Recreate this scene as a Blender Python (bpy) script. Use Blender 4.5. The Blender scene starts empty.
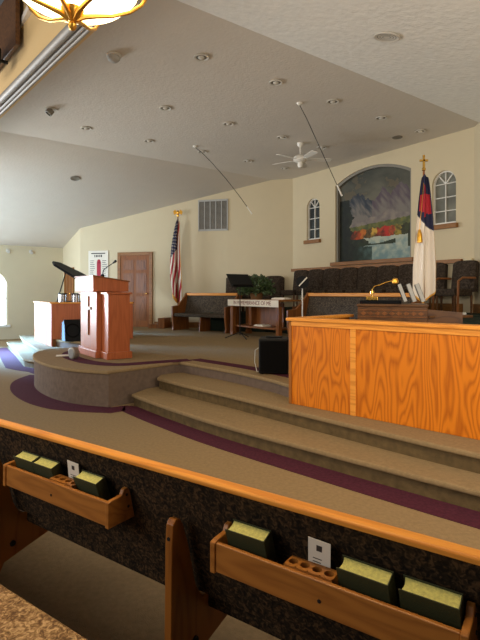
import bpy, bmesh, math, random
from mathutils import Vector, Matrix, noise
random.seed(4)
PI = math.pi
SC = bpy.context.scene
COL = SC.collection
Ax = (.8090, .5878)      # direction towards the chancel end wall
Bx = (.5878, -.8090)     # across the church, towards the right

def P(u, v, z=0.0):
    return Vector((u*Ax[0]+v*Bx[0], u*Ax[1]+v*Bx[1], z))
RZ = math.atan2(Bx[1], Bx[0])   # local x = Bx, local y = Ax

# ------------------------------------------------------------- camera
cd = bpy.data.cameras.new('camera'); cam = bpy.data.objects.new('camera', cd); COL.objects.link(cam)
cam.location = (0, 0, 1.5); cam.rotation_euler = (PI/2, 0, 0)
cd.sensor_fit = 'HORIZONTAL'; cd.sensor_width = 36; cd.lens = 36
cd.shift_y = -27/480; cd.clip_start = .05; cd.clip_end = 100
SC.camera = cam
# ------------------------------------------------------------- world and light
w = bpy.data.worlds.new('world'); SC.world = w; w.use_nodes = True
bg = w.node_tree.nodes['Background']; bg.inputs[0].default_value = (.95, .97, 1.0, 1); bg.inputs[1].default_value = .08

def area(name, loc, target, sx, sy, power, color, spread=180):
    l = bpy.data.lights.new(name, 'AREA'); l.shape = 'RECTANGLE'; l.size = sx; l.size_y = sy
    l.energy = power; l.color = color; l.spread = math.radians(spread)
    o = bpy.data.objects.new(name, l); COL.objects.link(o); o.location = loc
    o.rotation_euler = (Vector(target)-Vector(loc)).to_track_quat('-Z', 'Y').to_euler()
    return o
# daylight entering the tall side windows on the left
area('daylight_side_window', P(-1.5, -16.4, 1.6), P(3.5, -8, 3.2), 3.5, 2.2, 450, (.78, .89, 1.0), 160)
area('daylight_low_beam', P(-.6, -16.3, 1.75), P(2.0, -13.0, .1), 1.3, .8, 420, (.22, .52, 1.0), 38)
area('left_wall_fill', P(-1.5, -11.0, 2.2), P(2.2, -17, 1.7), 2.0, 1.5, 135, (.52, .74, 1.0), 130)  # added fill inside the room, brightens the left wall
area('daylight_far_beam', P(-3.4, -15.6, 1.9), P(2.4, -7.9, 1.60), .5, .35, 2.5, (.80, .90, 1.0), 8)
# added fill lights in the nave, brightening the vaulted ceiling and cream walls
area('nave_fill_left', P(-2.5, -10.0, 2.4), P(7.0, -5.0, 5.2), 3.5, 2.0, 150, (1.0, .93, .84), 160)
area('nave_fill_right', P(2.6, .9, 2.0), P(7.5, -8.0, 3.2), 2.5, 2.0, 75, (1.0, .93, .82), 160)
area('nave_fill_back', P(-3.5, -2.5, 3.0), P(5, -6, 4.2), 4.0, 2.0, 100, (1.0, .95, .88), 150)
# warm lamps of the nave, above the first pews
area('nave_lamps', (.3, 2.0, 4.3), (1.5, 4.6, .5), 2.0, 1.4, 150, (1.0, .74, .40), 140)
area('stage_lamps', P(5.6, -6.8, 4.6), P(6.6, -7.6, 0), 2.0, 4.0, 18, (1.0, .93, .82), 170)

SC.view_settings.view_transform = 'Standard'; SC.view_settings.look = 'None'
SC.view_settings.gamma = 1; SC.view_settings.use_curve_mapping = False
SC.view_settings.exposure = 0.26

# ------------------------------------------------------------- materials
def nm(name):
    m = bpy.data.materials.new(name); m.use_nodes = True
    return m, m.node_tree.nodes, m.node_tree.links, m.node_tree.nodes['Principled BSDF']

def s2l(c):
    return tuple(((x/255)/12.92 if x/255 <= .04045 else ((x/255+.055)/1.055)**2.4) for x in c) + (1,)

def plain(name, c, rough=.6, metal=0, bump=0, bscale=60, var=0, vscale=3, emit=0, coat=0, spec=.5):
    m, N, L, b = nm(name)
    b.inputs['Base Color'].default_value = s2l(c); b.inputs['Roughness'].default_value = rough
    b.inputs['Metallic'].default_value = metal; b.inputs['Coat Weight'].default_value = coat
    b.inputs['Specular IOR Level'].default_value = spec
    tc = N.new('ShaderNodeTexCoord')
    n = N.new('ShaderNodeTexNoise'); n.inputs['Scale'].default_value = vscale; n.inputs['Detail'].default_value = 5
    L.new(tc.outputs['Object'], n.inputs['Vector'])
    r = N.new('ShaderNodeValToRGB'); k = max(var, .006)
    r.color_ramp.elements[0].color = s2l([max(0, x*(1-k)) for x in c]); r.color_ramp.elements[1].color = s2l([min(255, x*(1+k)) for x in c])
    r.color_ramp.elements[0].position = .3; r.color_ramp.elements[1].position = .7
    L.new(n.outputs[0], r.inputs[0]); L.new(r.outputs[0], b.inputs['Base Color'])
    if bump:
        n2 = N.new('ShaderNodeTexNoise'); n2.inputs['Scale'].default_value = bscale; n2.inputs['Detail'].default_value = 4
        L.new(tc.outputs['Object'], n2.inputs['Vector'])
        bp = N.new('ShaderNodeBump'); bp.inputs['Strength'].default_value = bump; bp.inputs['Distance'].default_value = .01
        L.new(n2.outputs[0], bp.inputs['Height']); L.new(bp.outputs[0], b.inputs['Normal'])
    if emit:
        b.inputs['Emission Color'].default_value = s2l(c); b.inputs['Emission Strength'].default_value = emit
    return m

def wood(name, light, dark, scale=(3, 3, .5), rings=14, rough=.38, mix=.75, coat=.25):
    """oak: contour lines of a stretched noise give cathedral grain"""
    m, N, L, b = nm(name)
    tc = N.new('ShaderNodeTexCoord'); mp = N.new('ShaderNodeMapping'); mp.inputs['Scale'].default_value = scale
    L.new(tc.outputs['Object'], mp.inputs['Vector'])
    n = N.new('ShaderNodeTexNoise'); n.inputs['Scale'].default_value = 1; n.inputs['Detail'].default_value = 1.5; n.inputs['Roughness'].default_value = .35
    L.new(mp.outputs[0], n.inputs['Vector'])
    mu = N.new('ShaderNodeMath'); mu.operation = 'MULTIPLY'; mu.inputs[1].default_value = rings
    L.new(n.outputs[0], mu.inputs[0])
    fr = N.new('ShaderNodeMath'); fr.operation = 'PINGPONG'; fr.inputs[1].default_value = .5
    L.new(mu.outputs[0], fr.inputs[0])
    mp2 = N.new('ShaderNodeMapping'); mp2.inputs['Scale'].default_value = tuple(s*26 if s > 1.01*min(scale) else s*6 for s in scale)
    L.new(tc.outputs['Object'], mp2.inputs['Vector'])
    f = N.new('ShaderNodeTexNoise'); f.inputs['Scale'].default_value = 1; f.inputs['Detail'].default_value = 3
    L.new(mp2.outputs[0], f.inputs['Vector'])
    ad = N.new('ShaderNodeMath'); ad.operation = 'MULTIPLY_ADD'; ad.inputs[1].default_value = .45
    L.new(f.outputs[0], ad.inputs[0]); L.new(fr.outputs[0], ad.inputs[2])
    r = N.new('ShaderNodeValToRGB'); e = r.color_ramp.elements
    mid = [dark[i]*mix+light[i]*(1-mix) for i in range(3)]
    e[0].position = .22; e[0].color = s2l(mid); e[1].position = .55; e[1].color = s2l(light)
    L.new(ad.outputs[0], r.inputs[0]); L.new(r.outputs[0], b.inputs['Base Color'])
    b.inputs['Roughness'].default_value = rough; b.inputs['Coat Weight'].default_value = coat*.5; b.inputs['Coat Roughness'].default_value = .3
    b.inputs['Specular IOR Level'].default_value = .25
    return m

def fabric(name, cs, scale=60, rough=.95, bump=.5):
    m, N, L, b = nm(name)
    tc = N.new('ShaderNodeTexCoord')
    n = N.new('ShaderNodeTexNoise'); n.inputs['Scale'].default_value = scale; n.inputs['Detail'].default_value = 3; n.inputs['Distortion'].default_value = 1.2
    L.new(tc.outputs['Object'], n.inputs['Vector'])
    r = N.new('ShaderNodeValToRGB'); e = r.color_ramp.elements
    e[0].position = .36; e[0].color = s2l(cs[0]); e[1].position = .66; e[1].color = s2l(cs[-1])
    if len(cs) == 3:
        x = e.new(.5); x.color = s2l(cs[1])
    L.new(n.outputs[0], r.inputs[0]); L.new(r.outputs[0], b.inputs['Base Color'])
    bp = N.new('ShaderNodeBump'); bp.inputs['Strength'].default_value = bump; bp.inputs['Distance'].default_value = .004
    L.new(n.outputs[0], bp.inputs['Height']); L.new(bp.outputs[0], b.inputs['Normal'])
    b.inputs['Roughness'].default_value = rough; b.inputs['Specular IOR Level'].default_value = .15
    return m

def vcol(name, rough=.8):
    m, N, L, b = nm(name)
    a = N.new('ShaderNodeVertexColor'); a.layer_name = 'Col'
    L.new(a.outputs[0], b.inputs['Base Color']); b.inputs['Roughness'].default_value = rough
    return m

M = dict(
 wall=plain('wall_paint', (208, 193, 160), .9, bump=.15, bscale=40),
 ceil=plain('ceiling_paint', (210, 201, 188), .95, bump=.5, bscale=22, var=.0),
 ceil_tex=plain('lit_textured_ceiling_paint', (234, 230, 220), .95, bump=1.0, bscale=13, var=.02, vscale=12),  # same paint as ceil, stronger light on this slope put into the colour
 tan=plain('bulkhead_paint', (214, 182, 128), .9, bump=.1),
 track=plain('brushed_metal_track', (150, 145, 138), .5, .2),
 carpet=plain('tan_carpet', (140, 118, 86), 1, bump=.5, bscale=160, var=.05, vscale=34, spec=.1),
 riser=plain('shaded_riser_carpet', (98, 81, 55), 1, bump=.6, bscale=120, var=.12, vscale=14, spec=.1),  # same carpet as the treads, shade of the risers put into the colour
 platside=plain('grey_brown_platform_carpet', (108, 92, 80), 1, bump=.5, bscale=130, var=.06, vscale=16, spec=.1),
 dkcarpet=plain('dark_green_carpet', (44, 52, 44), 1, bump=.5, bscale=140, var=.1, vscale=30, spec=.1),
 purple=plain('purple_carpet', (76, 36, 48), 1, bump=.5, bscale=160, var=.1, vscale=40, spec=.1),
 oak=wood('oak_partition', (210, 120, 22), (158, 78, 8), (5.5, 5.5, .85), 14, .45, .7, .1),
 oakx=wood('oak_trim', (226, 150, 60), (188, 112, 36), (.8, 14, 14), 6, .45, .6, .08),
 oakpew=wood('oak_pew', (148, 90, 34), (104, 58, 20), (9, 9, 1.2), 7, .42, .5),
 oakrack=wood('oak_rack', (166, 106, 46), (124, 72, 28), (2, 16, 16), 6, .4, .5),
 pulpit=wood('cherry_stained_oak', (172, 94, 54), (142, 72, 38), (7, 7, .6), 8, .34, .5),
 doorwood=wood('door_wood', (142, 84, 36), (104, 58, 22), (8, 8, .6), 9, .5, .6, .1),
 brown=wood('brown_wood', (134, 82, 40), (96, 56, 24), (6, 6, .7), 8, .4, .6),
 trimw=wood('trim_wood', (146, 98, 48), (108, 70, 34), (1.2, 8, 8), 7, .45, .5),
 darkwood=wood('dark_walnut', (100, 66, 36), (64, 40, 22), (1.5, 8, 8), 7, .4, .6),
 fab=fabric('dark_mottled_upholstery', [(26, 20, 14), (46, 35, 23), (82, 61, 40)], 58),
 fabseat=fabric('tan_mottled_upholstery', [(104, 76, 52), (150, 116, 78), (204, 168, 122)], 55),
 fabgrey=fabric('grey_tweed_upholstery', [(46, 40, 34), (74, 65, 55), (104, 92, 78)], 45),
 fabchair=fabric('charcoal_upholstery', [(42, 34, 28), (60, 50, 41), (82, 70, 58)], 30),
 black=plain('black_plastic', (15, 15, 16), .6, spec=.25), blackm=plain('black_metal', (18, 18, 19), .6, spec=.3),
 blackg=plain('black_lacquer', (12, 12, 15), .6, spec=.1),
 grille=plain('black_grille_cloth', (14, 14, 15), .95, bump=.5, bscale=200, spec=.1),
 white=plain('white_enamel', (226, 222, 212), .4), paper=plain('paper', (228, 220, 204), .8),
 ring=plain('light_trim_ring', (206, 200, 188), .5), well=plain('recess_reflector', (120, 112, 100), .45, .4),
 vent=plain('vent_metal', (136, 130, 118), .5, .3), ventd=plain('vent_dark', (52, 48, 42), .8),
 brass=plain('brass', (214, 170, 84), .25, 1), gold=plain('gilded_metal', (224, 168, 70), .3, .9),
 glassw=plain('glowing_alabaster_glass', (255, 232, 180), .4, emit=5.0, var=.05),
 steel=plain('polished_steel', (190, 192, 196), .2, 1),
 olive=plain('dark_olive_cloth_cover', (52, 54, 24), .7, bump=.3, bscale=200),
 pages=plain('yellow_stained_page_edges', (204, 196, 112), .8, bump=.4, bscale=300, var=.08, vscale=120),
 hole=plain('dark_hole', (14, 9, 7), .9),
 leaf=plain('glossy_leaf', (66, 84, 50), .4, var=.35, vscale=14), pot=plain('wicker_pot', (120, 84, 48), .9, bump=.5),
 pane=plain('dark_window_glass', (52, 58, 60), .12, var=.2), panel=plain('grey_window_glass', (112, 112, 102), .2, var=.15),
 day=plain('sunlit_window_glass', (225, 240, 255), .3, emit=4.0),
 red=plain('red_poster_ink', (170, 30, 52), .7), ink=plain('dark_ink', (60, 52, 48), .8),
 grey=plain('grey_book_cover', (120, 118, 114), .6), lgrey=plain('pale_grey_paper', (176, 174, 168), .7),
 maroon=plain('maroon_ink', (120, 46, 40), .8),
 vc=vcol('painted_canvas', .7), flagm=vcol('flag_cloth', .75),
)

# ------------------------------------------------------------- mesh builder
class MB:
    def __init__(s): s.v = []; s.f = []; s.m = []; s.c = []
    def add(s, vs, fs, mi=0, col=None):
        o = len(s.v); s.v += [tuple(x) for x in vs]
        for f in fs: s.f.append([i+o for i in f]); s.m.append(mi); s.c.append(col)
        return s
    def box(s, x0, x1, y0, y1, z0, z1, mat=None, mi=0):
        vs = [Vector((x, y, z)) for z in (z0, z1) for y in (y0, y1) for x in (x0, x1)]
        if mat is not None: vs = [mat @ q for q in vs]
        return s.add(vs, [(0, 2, 3, 1), (4, 5, 7, 6), (0, 1, 5, 4), (1, 3, 7, 5), (3, 2, 6, 7), (2, 0, 4, 6)], mi)
    def prism(s, poly, z0, z1, fn=None, mi=0):
        fn = fn or (lambda a, b, z: Vector((a, b, z)))
        n = len(poly)
        ar = sum(poly[i][0]*poly[(i+1) % n][1]-poly[(i+1) % n][0]*poly[i][1] for i in range(n))
        if ar < 0: poly = poly[::-1]
        vs = [fn(a, b, z0) for a, b in poly]+[fn(a, b, z1) for a, b in poly]
        fs = [tuple(range(n))[::-1], tuple(range(n, 2*n))]+[(i, (i+1) % n, n+(i+1) % n, n+i) for i in range(n)]
        return s.add(vs, fs, mi)
    def tube(s, pts, r, n=10, mi=0, cap=True):
        pts = [Vector(p) for p in pts]; rs = r if isinstance(r, (list, tuple)) else [r]*len(pts)
        rings = []; up = None
        for i, p in enumerate(pts):
            d = (pts[min(i+1, len(pts)-1)]-pts[max(i-1, 0)]).normalized()
            if up is None: up = Vector((0, 0, 1)) if abs(d.z) < .9 else Vector((1, 0, 0))
            a = d.cross(up).normalized(); b = a.cross(d).normalized(); up = b
            rings.append([p+(a*math.cos(2*PI*k/n)+b*math.sin(2*PI*k/n))*rs[i] for k in range(n)])
        vs = [q for ri in rings for q in ri]; fs = []
        for i in range(len(pts)-1):
            for k in range(n): fs.append((i*n+k, i*n+(k+1) % n, (i+1)*n+(k+1) % n, (i+1)*n+k))
        if cap: fs += [tuple(range(n))[::-1], tuple((len(pts)-1)*n+k for k in range(n))]
        return s.add(vs, fs, mi)
    def lathe(s, prof, n=20, c=(0, 0, 0), mi=0, mat=None):
        vs = []
        for r, z in prof:
            for k in range(n):
                q = Vector((r*math.cos(2*PI*k/n)+c[0], r*math.sin(2*PI*k/n)+c[1], z+c[2]))
                vs.append(mat @ q if mat is not None else q)
        fs = []
        for i in range(len(prof)-1):
            for k in range(n): fs.append((i*n+k, i*n+(k+1) % n, (i+1)*n+(k+1) % n, (i+1)*n+k))
        fs += [tuple(range(n))[::-1], tuple((len(prof)-1)*n+k for k in range(n))]
        return s.add(vs, fs, mi)
    def grid(s, nu, nv, fn, col=None, mi=0):
        o = len(s.v)
        for j in range(nv+1):
            for i in range(nu+1): s.v.append(tuple(fn(i/nu, j/nv)))
        for j in range(nv):
            for i in range(nu):
                a = o+j*(nu+1)+i; s.f.append([a, a+1, a+nu+2, a+nu+1]); s.m.append(mi)
                s.c.append(col((i+.5)/nu, (j+.5)/nv) if col else None)
        return s
    def build(s, name, mats, parent=None, smooth=False, bevel=0, recalc=True, solid=0):
        me = bpy.data.meshes.new(name); me.from_pydata(s.v, [], s.f)
        if not isinstance(mats, (list, tuple)): mats = [mats]
        for m in mats: me.materials.append(m)
        me.polygons.foreach_set('material_index', s.m)
        if any(c is not None for c in s.c):
            at = me.color_attributes.new('Col', 'FLOAT_COLOR', 'CORNER')
            for p in me.polygons:
                c = s.c[p.index] or (1, 1, 1, 1)
                for li in p.loop_indices: at.data[li].color = c
        if recalc:
            bm = bmesh.new(); bm.from_mesh(me); bmesh.ops.recalc_face_normals(bm, faces=bm.faces); bm.to_mesh(me); bm.free()
        if smooth:
            me.polygons.foreach_set('use_smooth', [True]*len(me.polygons))
            try: me.set_sharp_from_angle(angle=math.radians(40))
            except Exception: pass
        o = bpy.data.objects.new(name, me); COL.objects.link(o); o.parent = parent
        if solid:
            q = o.modifiers.new('solid', 'SOLIDIFY'); q.thickness = solid
        if bevel:
            q = o.modifiers.new('bevel', 'BEVEL'); q.width = bevel; q.segments = 2; q.limit_method = 'ANGLE'
        return o

def thing(name, label, cat, loc=(0, 0, 0), rz=0, group=None):
    o = bpy.data.objects.new(name, None); COL.objects.link(o); o.empty_display_size = .1
    o.location = loc; o.rotation_euler = (0, 0, rz); o['label'] = label; o['category'] = cat
    if group: o['group'] = group
    return o
def tag(o, label, cat, group=None):
    o['label'] = label; o['category'] = cat
    if group: o['group'] = group
    return o
def struct(o):
    o['kind'] = 'structure'; return o
def dup(root, loc, rz, label, group=None):
    r = root.copy(); COL.objects.link(r); r.location = loc; r.rotation_euler = (0, 0, rz); r['label'] = label
    if group: r['group'] = group
    for ch in list(root.children):
        c = ch.copy(); COL.objects.link(c); c.parent = r
        for g in list(ch.children):
            d = g.copy(); COL.objects.link(d); d.parent = c
    return r
def textmesh(name, body, size, mat, parent, loc, rot, depth=.001):
    cu = bpy.data.curves.new(name, 'FONT'); cu.body = body; cu.size = size; cu.extrude = depth; cu.align_x = 'CENTER'; cu.align_y = 'CENTER'
    t = bpy.data.objects.new(name, cu); COL.objects.link(t)
    bpy.context.view_layer.update()
    me = bpy.data.meshes.new_from_object(t.evaluated_get(bpy.context.evaluated_depsgraph_get()))
    COL.objects.unlink(t); bpy.data.objects.remove(t)
    me.materials.clear(); me.materials.append(mat)
    o = bpy.data.objects.new(name, me); COL.objects.link(o); o.parent = parent; o.location = loc; o.rotation_euler = rot
    return o

def smooth_path(pts, n=6):
    """catmull-rom through (u,v) points"""
    out = []
    for i in range(len(pts)-1):
        p0 = pts[max(i-1, 0)]; p1 = pts[i]; p2 = pts[i+1]; p3 = pts[min(i+2, len(pts)-1)]
        for k in range(n):
            t = k/n
            out.append(tuple(.5*(2*p1[j]+(p2[j]-p0[j])*t+(2*p0[j]-5*p1[j]+4*p2[j]-p3[j])*t*t+(3*p1[j]-p0[j]-3*p2[j]+p3[j])*t**3) for j in (0, 1)))
    out.append(tuple(pts[-1])); return out
def offset(path, d):
    """moves an open (u,v) path towards -u side by d"""
    out = []
    for i, p in enumerate(path):
        a = path[max(i-1, 0)]; b = path[min(i+1, len(path)-1)]
        dx, dy = b[0]-a[0], b[1]-a[1]; l = math.hypot(dx, dy) or 1
        out.append((p[0]-dy/l*d, p[1]+dx/l*d))
    return out
def ribbon(pa, pb, z0, z1, name, mat):
    mb = MB(); n = len(pa)
    vs = [P(*p, z0) for p in pa]+[P(*p, z0) for p in pb]+[P(*p, z1) for p in pa]+[P(*p, z1) for p in pb]
    fs = []
    for i in range(n-1):
        fs += [(i, i+1, n+i+1, n+i), (2*n+i, 3*n+i, 3*n+i+1, 2*n+i+1), (i, 2*n+i, 2*n+i+1, i+1), (n+i, n+i+1, 3*n+i+1, 3*n+i)]
    fs += [(0, n, 3*n, 2*n), (n-1, 3*n-1, 4*n-1, 2*n-1)]
    mb.add(vs, fs); return mb.build(name, mat)

# ============================================================= ROOM SHELL
HC = 4.70; SL = .252; V1 = -10.45; V3 = -4.65
def zc(v):
    return HC-SL*(V1-v) if v < V1 else (HC-SL*(v-V3) if v > V3 else HC)
UE = 9.09; UF = 4.79
DL = (-5.0, 15.03); DRt = (1.48, 13.43)            # world ends of the left diagonal wall
def wall(name, p0, p1, z0, ztops, mat, th=.12, holes=None):
    """p0,p1 world xy; ztops = list of (t, z); room side is to the right of p0->p1 seen from above... thickness goes outward"""
    p0 = Vector(p0); p1 = Vector(p1); d = (p1-p0).normalized(); nrm = Vector((-d.y, d.x))*th
    L = (p1-p0).length
    pts = [(0, z0)]+[(t*L, z) for t, z in ztops]+[(L, z0)]
    mb = MB(); n = len(pts)
    fr = [Vector((p0.x+d.x*a, p0.y+d.y*a, z)) for a, z in pts]
    bk = [q+Vector((nrm.x, nrm.y, 0)) for q in fr]
    mb.add(fr+bk, [tuple(range(n)), tuple(range(n, 2*n))[::-1]]+[(i, (i+1) % n, n+(i+1) % n, n+i) for i in range(n)])
    return struct(mb.build(name, mat))
# floor
fl = MB().box(-13, 11, -4.5, 19, -.1, 0); struct(fl.build('floor', M['carpet']))
# left side wall (v=-17), with an arched window near its right end
WU0, WU1 = 1.95, 3.04
swm = MB()
for a, b in ((-7, WU0), (WU1, UF)): swm.prism([(a, -17.12), (b, -17.12), (b, -17), (a, -17)], -.05, 3.15, P)
swm.prism([(WU0, -17.12), (WU1, -17.12), (WU1, -17), (WU0, -17)], -.05, .47, P)
zs = 1.68; rr = (WU1-WU0)/2; cu_ = (WU0+WU1)/2
ring = [(cu_+rr*math.cos(PI*k/16), zs+rr*math.sin(PI*k/16)) for k in range(17)]
for k in range(16):
    a, b = ring[k], ring[k+1]
    swm.add([P(a[0], -17, a[1]), P(b[0], -17, b[1]), P(b[0], -17, 3.15), P(a[0], -17, 3.15),
             P(a[0], -17.12, a[1]), P(b[0], -17.12, b[1]), P(b[0], -17.12, 3.15), P(a[0], -17.12, 3.15)],
            [(0, 1, 2, 3), (4, 7, 6, 5), (0, 4, 5, 1), (2, 6, 7, 3)])
struct(swm.build('wall_left', M['wall'], recalc=False))
g = MB(); pts = [(WU0, .47), (WU1, .47)]+ring
g.prism(pts, 0, .02, lambda a, b, z: P(a, -17.1+z, b)); win = struct(g.build('window_1', M['day']))
g = MB()
g.prism([(WU0-.08, .40), (WU1+.08, .40), (WU1+.08, .47), (WU0-.08, .47)], -.02, .09, lambda a, b, z: P(a, -17+z, b)); g.build('window_sill', M['white'], win)
g = MB()
for a in (WU0+.02, cu_, WU1-.02): g.prism([(a-.015, .47), (a+.015, .47), (a+.015, 1.7 if a != cu_ else 2.2), (a-.015, 1.7 if a != cu_ else 2.2)], 0, .03, lambda a, b, z: P(a, -17.07+z, b))
g.prism([(WU0, 1.3), (WU1, 1.3), (WU1, 1.33), (WU0, 1.33)], 0, .03, lambda a, b, z: P(a, -17.07+z, b)); g.build('window_frame', M['white'], win)
p = P(UF, -17)
wall('wall_left_return', (p.x, p.y), DL, -.05, [(0, zc(-17)+.05), (1, zc(-15.1)+.05)], M['wall'])
# left diagonal wall
vd = DRt[0]*Bx[0]+DRt[1]*Bx[1]
tb = (V1-(-15.1))/(vd+15.1)
wall('wall_back_left', DL, DRt, -.05, [(0, zc(-15.1)+.05), (tb, HC+.05), (1, HC+.05)], M['wall'])
# end wall with the painting
pe0 = P(UE, vd); pe1 = P(UE, -4.83)
VA0, VA1, ZA0, ZA1 = -8.41, -6.22, 2.27, 4.20; vac = (VA0+VA1)/2; HAR = .28
def arch_pts(v0, v1, zspring, rise, n=20):
    c = (v0+v1)/2; h = (v1-v0)/2
    R = (h*h+rise*rise)/(2*rise); a0 = math.asin(min(1, h/R))
    if rise >= h: a0 = PI/2; R = h
    return [(c+R*math.sin(a0-2*a0*k/n), zspring+rise-R+R*math.cos(a0-2*a0*k/n)) for k in range(n+1)]
def wall_open(name, holes, v0, v1, u, ztop, mat, th):
    mb = MB()
    hs = sorted(holes); cur = v0
    def slab(a, b, z0, z1):
        mb.prism([(u, a), (u+th, a), (u+th, b), (u, b)], z0, z1, P)
    for (a, b, zb, zsp, rise) in hs:
        slab(cur, a, -.05, ztop); slab(a, b, -.05, zb)
        ar = arch_pts(a, b, zsp, rise)
        for k in range(len(ar)-1):
            q, r = ar[k], ar[k+1]
            mb.add([P(u, q[0], q[1]), P(u, r[0], r[1]), P(u, r[0], ztop), P(u, q[0], ztop), P(u+th, q[0], q[1]), P(u+th, r[0], r[1]), P(u+th, r[0], ztop), P(u+th, q[0], ztop)],
                   [(0, 1, 2, 3), (4, 7, 6, 5), (0, 4, 5, 1), (2, 6, 7, 3)])
        cur = b
    slab(cur, v1, -.05, ztop)
    return struct(mb.build(name, mat, recalc=False))
HOLES = [(-9.44, -8.96, 2.92, 3.78, .24), (VA0, VA1, ZA0, ZA1, HAR), (-5.72, -5.20, 2.90, 3.73, .26)]
wall_open('wall_back', HOLES, vd-.02, -4.83, UE, HC+.05, M['wall'], .2)
# right diagonal wall, return and right wall (mirror of the left)
p2 = P(UF, .1); p1_ = P(UE, -4.83)
wall('wall_back_right', (p1_.x, p1_.y), (p2.x, p2.y), -.05, [(0, HC+.05), (.04, HC+.05), (1, zc(.1)+.05)], M['wall'])
p3 = P(UF, 2.3)
wall('wall_right_return', (p2.x, p2.y), (p3.x, p3.y), -.05, [(0, zc(.1)+.05), (1, zc(2.3)+.05)], M['wall'])
# ceilings: left slope, flat middle, right slope
UC0 = 1.25
def ceil(name, poly, mat):
    mb = MB(); n = len(poly)
    vs = [P(u, v, zc(v)) for u, v in poly]+[P(u, v, zc(v)+.08) for u, v in poly]
    mb.add(vs, [tuple(range(n)), tuple(range(n, 2*n))[::-1]]+[(i, (i+1) % n, n+(i+1) % n, n+i) for i in range(n)])
    return struct(mb.build(name, mat))
ceil('ceiling_left_slope', [(UC0, -17.1), (UF+.1, -17.1), (UF+.1, -15.1), (UE, V1), (UC0, V1)], M['ceil'])
ceil('ceiling', [(UC0, V1), (UE, V1), (UE+.1, vd), (UE+.1, V3), (UC0, V3)], M['ceil'])
ceil('ceiling_right_slope', [(UC0, V3), (UE+.1, V3), (UF+.1, .1), (UF+.1, 2.3), (UC0, 2.3)], M['ceil_tex'])
# bulkhead that closes the stage ceiling towards the nave
mb = MB().prism([(.19, -17.0), (.39, -17.0), (1.76, -3.3), (1.56, -3.3)], 4.08, 5.2, P)
struct(mb.build('wall_bulkhead', M['tan']))
m_ = MB()
for i, (a, r) in enumerate(((-.03, .045), (.05, .026), (.095, .022))):
    m_.tube([P(.66+a, -12.5, 4.065-.008*i), P(1.57+a, -3.4, 4.065-.008*i)], r, 14)
m_.prism([(.60, -12.5), (.77, -12.5), (1.68, -3.4), (1.51, -3.4)], 4.062, 4.085, P)
tag(m_.build('ceiling_track', M['track'], smooth=True), 'long brushed metal screen housing along the lower edge of the tan bulkhead', 'screen housing')
mb = MB().prism([(.89, -9.0), (.94, -9.0), (1.23, -6.1), (1.18, -6.1)], 4.42, 5.15, P)
tag(mb.build('acoustic_panel', M['darkwood'], bevel=.01), 'dark brown panel mounted on the tan bulkhead, top left corner', 'panel')

# ============================================================= STAGE AND STEPS
N1 = [(2.55, -14.4), (2.40, -12.6), (2.17, -10.5), (2.26, -10.2), (2.42, -9.8), (2.5, -9.0)]
N1r = smooth_path([(2.58, -6.0), (2.62, -5.2), (2.72, -4.2), (2.9, -3.2), (3.22, -1.68), (3.6, -.2), (4.2, 2.3)])
N2 = [(2.88, -14.4), (2.66, -12.8), (2.5, -10.75), (2.6, -10.3), (2.8, -9.9), (2.9, -9.0)]
N2r = smooth_path([(3.0, -6.1), (3.06, -5.4), (3.18, -4.45), (3.30, -3.3), (3.50, -1.77), (3.85, -.2), (4.5, 2.3)])
N3l = smooth_path([(3.02, -13.0), (2.94, -12), (2.92, -11.0), (3.02, -10.5), (3.25, -9.9), (3.3, -9.15)])
PLAT = smooth_path([(2.3, -9.15), (2.0, -8.75), (1.84, -8.2), (1.79, -7.6), (1.84, -7.0), (2.0, -6.5), (2.28, -6.08)])
N3r = smooth_path([(3.46, -6.32), (3.62, -5.2), (3.64, -4.4), (3.60, -3.7), (3.86, -1.98), (4.2, -.2), (4.75, 2.3)])
def stepped(name, path, z1, mat_body, mat_top, back, z0=0.0):
    inn = offset(path, .035)
    a = MB().prism(inn+back, z0, z1-.045, P).build(name, mat_body)
    struct(a)
    b = MB().prism(path+back, z1-.045, z1, P).build('nosing', mat_top, a, bevel=.014)
    return a
# offset() moves towards +u or -u depending on direction; paths run with v increasing -> d>0 moves to... corrected below
_t = offset([(0, 0), (0, 1)], 1.0)
SGN = 1 if _t[0][0] > 0 else -1
_of = offset
def offset(path, d): return _of(path, d*SGN)       # now d>0 = towards +u (into the stage)
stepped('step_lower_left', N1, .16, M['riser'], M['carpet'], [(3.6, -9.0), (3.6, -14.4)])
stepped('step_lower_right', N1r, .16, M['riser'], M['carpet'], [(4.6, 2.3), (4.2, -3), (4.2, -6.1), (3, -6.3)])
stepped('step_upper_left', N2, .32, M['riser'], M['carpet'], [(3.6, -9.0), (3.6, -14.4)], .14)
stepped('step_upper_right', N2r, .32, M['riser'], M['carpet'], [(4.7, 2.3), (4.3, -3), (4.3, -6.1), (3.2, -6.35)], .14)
full = N3l+PLAT+N3r
dRu = DRt[0]*Ax[0]+DRt[1]*Ax[1]
backp = [(UF+.02, 2.3), (UF+.02, .1), (UE+.02, -4.83), (UE+.02, vd), (UF+.03, -15.12), (UF+.03, -14.9)]
inn = offset(N3l, .025)+offset(PLAT, .025)+offset(N3r, .025)
inn = [q for q in inn]
st = MB().prism(inn+backp, 0, .435, P).build('stage', M['platside']); struct(st)
MB().prism(full+backp, .435, .48, P).build('stage_floor', M['carpet'], st, bevel=.014)
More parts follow.
